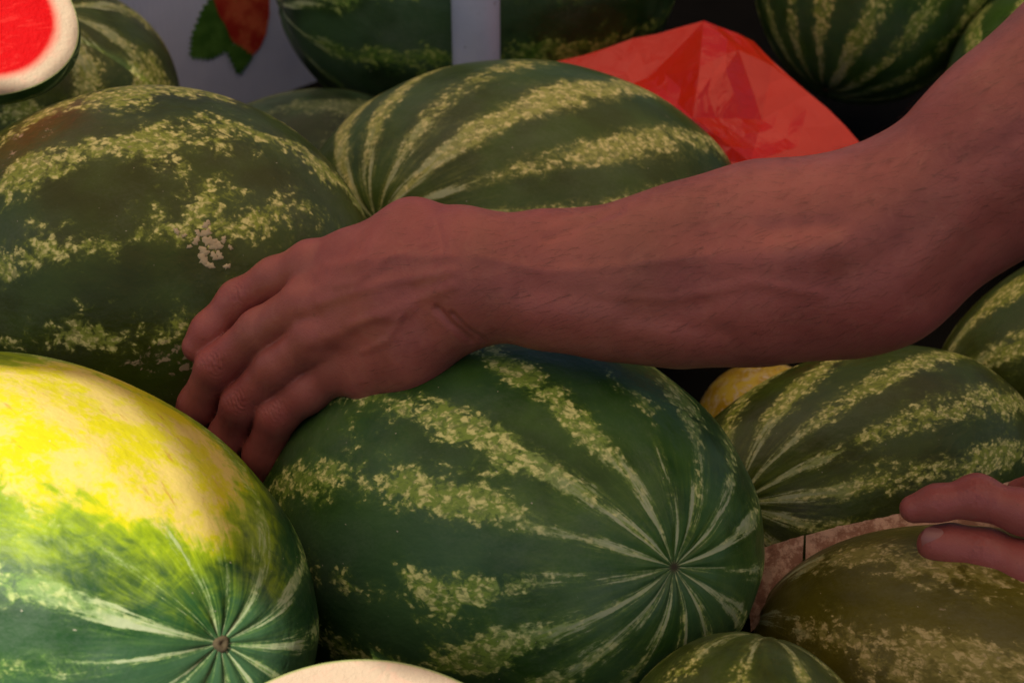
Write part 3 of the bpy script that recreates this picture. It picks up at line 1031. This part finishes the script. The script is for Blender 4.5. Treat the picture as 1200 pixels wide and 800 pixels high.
# relief of the skin: (polyline on the arm, half width, height mm)
for pts, wd, am in (
    ([(530, 300), (460, 300), (385, 312)], 7, .9), ([(530, 318), (450, 332), (375, 355)], 7, 1.0), ([(530, 335), (450, 368), (385, 396)], 7, .8),   # tendons
    ([(482, 362), (462, 374), (440, 370), (410, 380)], 6, .6), ([(470, 372), (455, 398), (425, 412)], 4.5, .7), ([(500, 285), (450, 305), (420, 330), (395, 335)], 5, .6),  # veins
    ([(560, 300), (640, 318), (730, 312), (830, 300)], 6, .6), ([(700, 345), (790, 352), (880, 330), (960, 345)], 7, .6),
    ([(512, 362), (528, 380), (552, 399)], 4.5, -2.2), ([(530, 368), (545, 384), (568, 400)], 3.0, -1.6), ([(510, 250), (520, 290), (516, 330)], 4, -.4),   # wrist creases
    ([(725, 244), (680, 262), (640, 280)], 7, -1.6), ([(895, 270), (945, 266), (975, 263)], 13, -1.7), ([(740, 372), (790, 378), (850, 392)], 14, -1.6),
    ([(760, 300), (830, 300), (900, 300), (970, 290)], 22, 2.2), ([(980, 330), (1040, 300), (1090, 260)], 26, -2.4), ([(620, 340), (720, 350), (820, 360)], 16, -1.6), ([(1085, 350), (1120, 310), (1160, 270)], 22, -2.0), ([(1130, 190), (1170, 172), (1210, 150)], 12, -.8),
    ([(365, 330), (345, 332)], 9, -.9), ([(372, 372), (350, 375)], 8, -1.0), ([(392, 412), (366, 413)], 8, -1.0),                                     # between knuckles
):
    dd_ = polydist(pts); disp += am * np.exp(-(dd_ / wd) ** 2)
# knuckle folds across the finger joints
for (x, y), (tx, ty), rad_ in (((252, 425), (-.62, .78), 19), ((279, 469), (-.58, .81), 18), ((322, 481), (-.55, .83), 18), ((279, 345), (-.72, .69), 16),
                               ((1146, 572), (-1, .05), 26), ((1150, 640), (-1, .12), 26), ((1098, 582), (-1, .1), 16)):
    r2 = np.hypot(PX[:, 0] - x, PX[:, 1] - y); s_ = (PX[:, 0] - x) * tx + (PX[:, 1] - y) * ty
    n_ = (PX[:, 0] - x) * -ty + (PX[:, 1] - y) * tx
    ph = s_ / 5.2 + .9 * np.sin(n_ / 6.0) + .012 * n_ ** 2 * np.sign(s_) * .4
    disp += (-1.1 * np.clip(np.cos(2 * np.pi * ph), 0, 1) ** 2 + .5) * np.exp(-(r2 / (rad_ * .72)) ** 2)
VC = VC + NR * (disp * .001 * facing)[:, None]
flush = np.zeros(len(VC))
for x, y, r_, am in ((364, 306, 45, .5), (358, 353, 40, .6), (370, 396, 40, .5), (252, 428, 26, .8), (280, 472, 26, .8), (323, 485, 26, .8), (279, 346, 26, .7), (226, 408, 34, .9),
                     (500, 260, 55, .7), (1052, 375, 60, .6), (1070, 595, 30, .8), (1146, 575, 30, .8), (1100, 640, 34, .8), (620, 255, 60, .4), (1060, 160, 90, .3)):
    flush = np.maximum(flush, am * np.exp(-((PX[:, 0] - x) ** 2 + (PX[:, 1] - y) ** 2) / r_ ** 2))
flush[len(V1):] = np.maximum(flush[len(V1):], .55)

m_skin, t, b = newmat('weathered skin')
tc = t.n('ShaderNodeTexCoord').outputs['Object']
fl = t.n('ShaderNodeAttribute', attribute_name='flush').outputs['Fac']
s0 = t.mix(t.ss(t.noise(tc, 28, 4, .6), .35, .65), (.27, .070, .055, 1), (.36, .100, .078, 1))
s0 = t.mix(t.m('MULTIPLY', t.ss(t.noise(tc, 9, 3), .45, .65), .45), s0, (.225, .082, .048, 1))
s0 = t.mix(t.m('MULTIPLY', t.ss(t.noise(tc, 150, 3, .7), .45, .70), .30), s0, (.33, .10, .075, 1))
s0 = t.mix(t.m('MULTIPLY', fl, .75), s0, (.33, .075, .065, 1))
s0 = t.mix(t.m('MULTIPLY', t.ss(t.noise(tc, 230, 2), .68, .74), .35), s0, (.13, .045, .03, 1))
s0 = t.mix(t.m('MULTIPLY', t.ss(t.noise(tc, 55, 5, .7, .8), .48, .68), .35), s0, (.37, .135, .095, 1))
t.put(b.inputs['Base Color'], s0)
t.put(b.inputs['Roughness'], t.m('ADD', .36, t.m('MULTIPLY', t.noise(tc, 40, 4), .2)))
b.inputs['Specular IOR Level'].default_value = .45
b.inputs['Subsurface Weight'].default_value = .22
b.inputs['Subsurface Radius'].default_value = (1.0, .35, .2)
b.inputs['Subsurface Scale'].default_value = .004
vor = t.n('ShaderNodeTexVoronoi', feature='DISTANCE_TO_EDGE'); t.put(vor.inputs['Vector'], t.v('ADD', t.v('MULTIPLY', tc, (1, 1, 1)), t.v('MULTIPLY', t.xyz(t.noise(tc, 300, 2), t.noise(tc, 310, 2), t.noise(tc, 290, 2)), (.004, .004, .004)))); vor.inputs['Scale'].default_value = 520
hgt = t.m('ADD', t.m('MULTIPLY', t.ss(vor.outputs['Distance'], 0.0, .25), .5), t.m('MULTIPLY', t.noise(tc, 190, 4, .65), 1.2))
bp = t.n('ShaderNodeBump'); bp.inputs['Strength'].default_value = .18; bp.inputs['Distance'].default_value = .0010
t.put(bp.inputs['Height'], hgt); t.put(b.inputs['Normal'], bp.outputs[0])

me = bpy.data.meshes.new('person')
W = toworld(VC)
me.vertices.add(len(W)); me.vertices.foreach_set('co', W.astype(np.float32).ravel())
me.loops.add(FC.size); me.loops.foreach_set('vertex_index', FC.astype(np.int32).ravel())
me.polygons.add(len(FC)); me.polygons.foreach_set('loop_start', np.arange(0, FC.size, 4, dtype=np.int32))
me.update(calc_edges=True); me.validate()
at_ = me.attributes.new('flush', 'FLOAT', 'POINT'); at_.data.foreach_set('value', flush.astype(np.float32))
person = link('person', me, m_skin)
tag(person, 'bare arm gripping a watermelon from above, other hand pinching the brownish melon', 'person')

# fine hair on the forearm, upper arm and back of the hand
rs = np.random.RandomState(7)
fc = VC[FC].mean(1); fpx = np.stack([600 + FPX * fc[:, 0] / fc[:, 2], 400 - FPX * fc[:, 1] / fc[:, 2]], 1)
fnn = fn / (np.linalg.norm(fn, axis=1, keepdims=True) + 1e-12)
wgt = np.where(fpx[:, 0] > 560, 1.0, np.where(fpx[:, 0] > 430, .35, .0)) * (fpx[:, 0] < 1260) * (np.arange(len(FC)) < len(F1))
pick = rs.choice(len(FC), 4500, replace=False, p=wgt / wgt.sum())
hv, hf = [], []
for fi in pick:
    p_, n_ = fc[fi], fnn[fi]
    lie = np.array([-1.0, -.35 + .5 * rs.randn() * .4, .25 * rs.randn()]); lie -= n_ * (lie @ n_); lie /= np.linalg.norm(lie) + 1e-9
    sdv = np.cross(lie, n_); ln_ = rs.uniform(.005, .012); wd_ = rs.uniform(.00004, .00008)
    bend = rs.uniform(-.3, .3)
    i0_ = len(hv)
    for s_, lift, wk in ((0, -.0003, 1), (.4, .0014, .9), (.75, .0022, .6), (1, .0024, .1)):
        q_ = p_ + lie * (ln_ * s_) + sdv * (bend * ln_ * s_ * s_) + n_ * lift
        hv += [q_ + sdv * wd_ * wk, q_ - sdv * wd_ * wk]
    for k_ in range(3):
        a_ = i0_ + 2 * k_; hf.append((a_, a_ + 1, a_ + 3, a_ + 2))
m_hair, t, b = newmat('arm hair')
b.inputs['Base Color'].default_value = (.07, .03, .018, 1); b.inputs['Roughness'].default_value = .5
hair = link('arm_hair', mesh('arm_hair', toworld(np.array(hv)), hf), m_hair, person)
hair['kind'] = 'stuff'

# nails
m_nail, t, b = newmat('finger nail')
b.inputs['Base Color'].default_value = (.30, .115, .095, 1); b.inputs['Roughness'].default_value = .35


def nail(c, along, up, ln, wd, rad_):
    c, along, up = [np.array(q, float) for q in (c, along, up)]
    along /= np.linalg.norm(along); up -= along * (up @ along); up /= np.linalg.norm(up); sd_ = np.cross(along, up)
    v, f = [], []
    n_, m_ = 12, 8
    for i in range(n_ + 1):
        s_ = i / n_ * 2 - 1
        half = wd * (1 - .28 * max(0, s_) ** 3) * math.sqrt(max(.02, 1 - abs(s_) ** 5))
        for j in range(m_ + 1):
            a = (j / m_ * 2 - 1) * half / rad_
            v.append(c + along * s_ * ln + sd_ * math.sin(a) * rad_ + up * (math.cos(a) * rad_ - rad_ - .0012 * s_ * s_))
    for i in range(n_):
        for j in range(m_):
            q = i * (m_ + 1) + j
            f.append((q, q + 1, q + m_ + 2, q + m_ + 1))
    base = len(v)
    v += [p - up * .0012 for p in v]
    f += [tuple(base + k_ for k_ in q[::-1]) for q in f]
    return link('finger_nail', mesh('finger_nail', v, f), m_nail, person)


cdir = lambda x, y, z: RT.T @ np.array([x, y, z])
nail(at(1092, 632, .7683), cdir(-.80, .12, .42), cdir(-.42, .10, -.90), .0060, .0072, .0100)
# sleeve of the upper arm, beyond the picture edge
m_shirt, t, b = newmat('dark shirt')
tc = t.n('ShaderNodeTexCoord').outputs['Object']
t.put(b.inputs['Base Color'], t.mix(t.noise(tc, 120, 3), (.05, .06, .09, 1), (.07, .08, .12, 1))); b.inputs['Roughness'].default_value = .9
A_, B_ = np.array(at(1400, 12, .690)), np.array(at(1640, -180, .66))
ax_ = B_ - A_; L_ = np.linalg.norm(ax_); ax_ /= L_
h_ = np.cross(ax_, (0, 0, 1)); h_ /= np.linalg.norm(h_); g_ = np.cross(ax_, h_)
v, f = [], []
K_ = 48
for i in range(15):
    s_ = i / 12 if i < 13 else (14 - i) * .004
    rr = .066 + .010 * s_ - (.003 if i >= 13 else 0)
    for j in range(K_):
        a = 2 * math.pi * j / K_
        q = rr * (1 + .03 * math.sin(4 * a + 5 * s_))
        v.append(A_ + ax_ * (L_ * s_) + h_ * (q * math.cos(a)) + g_ * (q * math.sin(a)))
for i in range(12):
    for j in range(K_):
        f.append((i * K_ + j, i * K_ + (j + 1) % K_, (i + 1) * K_ + (j + 1) % K_, (i + 1) * K_ + j))
link('sleeve', mesh('sleeve', v, f), m_shirt, person)

# ------------------------------------------------------------------ canopy above the stall (out of view), its openings shaped to cast the sun patches
CZ = 2.20


def to_canopy(p):
    p = Vector(p); return p + SUN * ((CZ - p.z) / SUN.z)


litA = [surf_hit(FIT['A'], x, y) for x, y in ((2, 432), (60, 437), (110, 448), (160, 474), (200, 512), (228, 556), (246, 610), (262, 660), (300, 700))]
litA = [to_canopy(p) for p in litA]
tail = [to_canopy(at(*p)) for p in ((420, 760, .66), (580, 800, .66), (600, 900, .60), (300, 1100, .6), (-200, 900, .7), (-250, 500, .75), (-120, 430, .78))]
holeA = [(p.x, p.y) for p in litA + tail]
litJ = [to_canopy(at(*p)) for p in ((-260, -120, dj + .05), (40, -90, dj + .03), (82, 0, dj), (84, 60, dj), (40, 100, dj - .01), (-120, 100, dj), (-280, 40, dj))]
holeJ = [(p.x, p.y) for p in litJ]
m_can, t, b = newmat('red awning cloth')
out = m_can.node_tree.nodes['Material Output']
tc = t.n('ShaderNodeTexCoord').outputs['Object']
cn = t.mix(t.noise(tc, 6, 3), (.80, .56, .42, 1), (.86, .62, .48, 1))
df = t.n('ShaderNodeBsdfDiffuse'); tl = t.n('ShaderNodeBsdfTranslucent'); mx = t.n('ShaderNodeMixShader')
t.put(df.inputs[0], cn); t.put(tl.inputs[0], cn); mx.inputs[0].default_value = .74
t.put(mx.inputs[1], df.outputs[0]); t.put(mx.inputs[2], tl.outputs[0]); t.put(out.inputs[0], mx.outputs[0])
cu = bpy.data.curves.new('canopy_outline', 'CURVE'); cu.dimensions = '2D'; cu.fill_mode = 'BOTH'
for loop in ([(-1.7, -.47), (1.5, -.47), (1.5, 1.95), (-1.7, 1.95)], holeA, holeJ):
    sp = cu.splines.new('POLY'); sp.points.add(len(loop) - 1); sp.use_cyclic_u = True
    for p_, q_ in zip(sp.points, loop):
        p_.co = (q_[0], q_[1], 0, 1)
tmp = bpy.data.objects.new('tmp', cu); col.objects.link(tmp)
bpy.context.view_layer.update()
me = bpy.data.meshes.new_from_object(tmp.evaluated_get(bpy.context.evaluated_depsgraph_get()))
bpy.data.objects.remove(tmp)
me.name = 'canopy'
o = link('canopy', me, m_can, smooth=False)
o.location = (0, 0, CZ)
tag(o, 'unseen reddish cloth canopy shading the stall, two openings shaped for the sun patches', 'canopy')
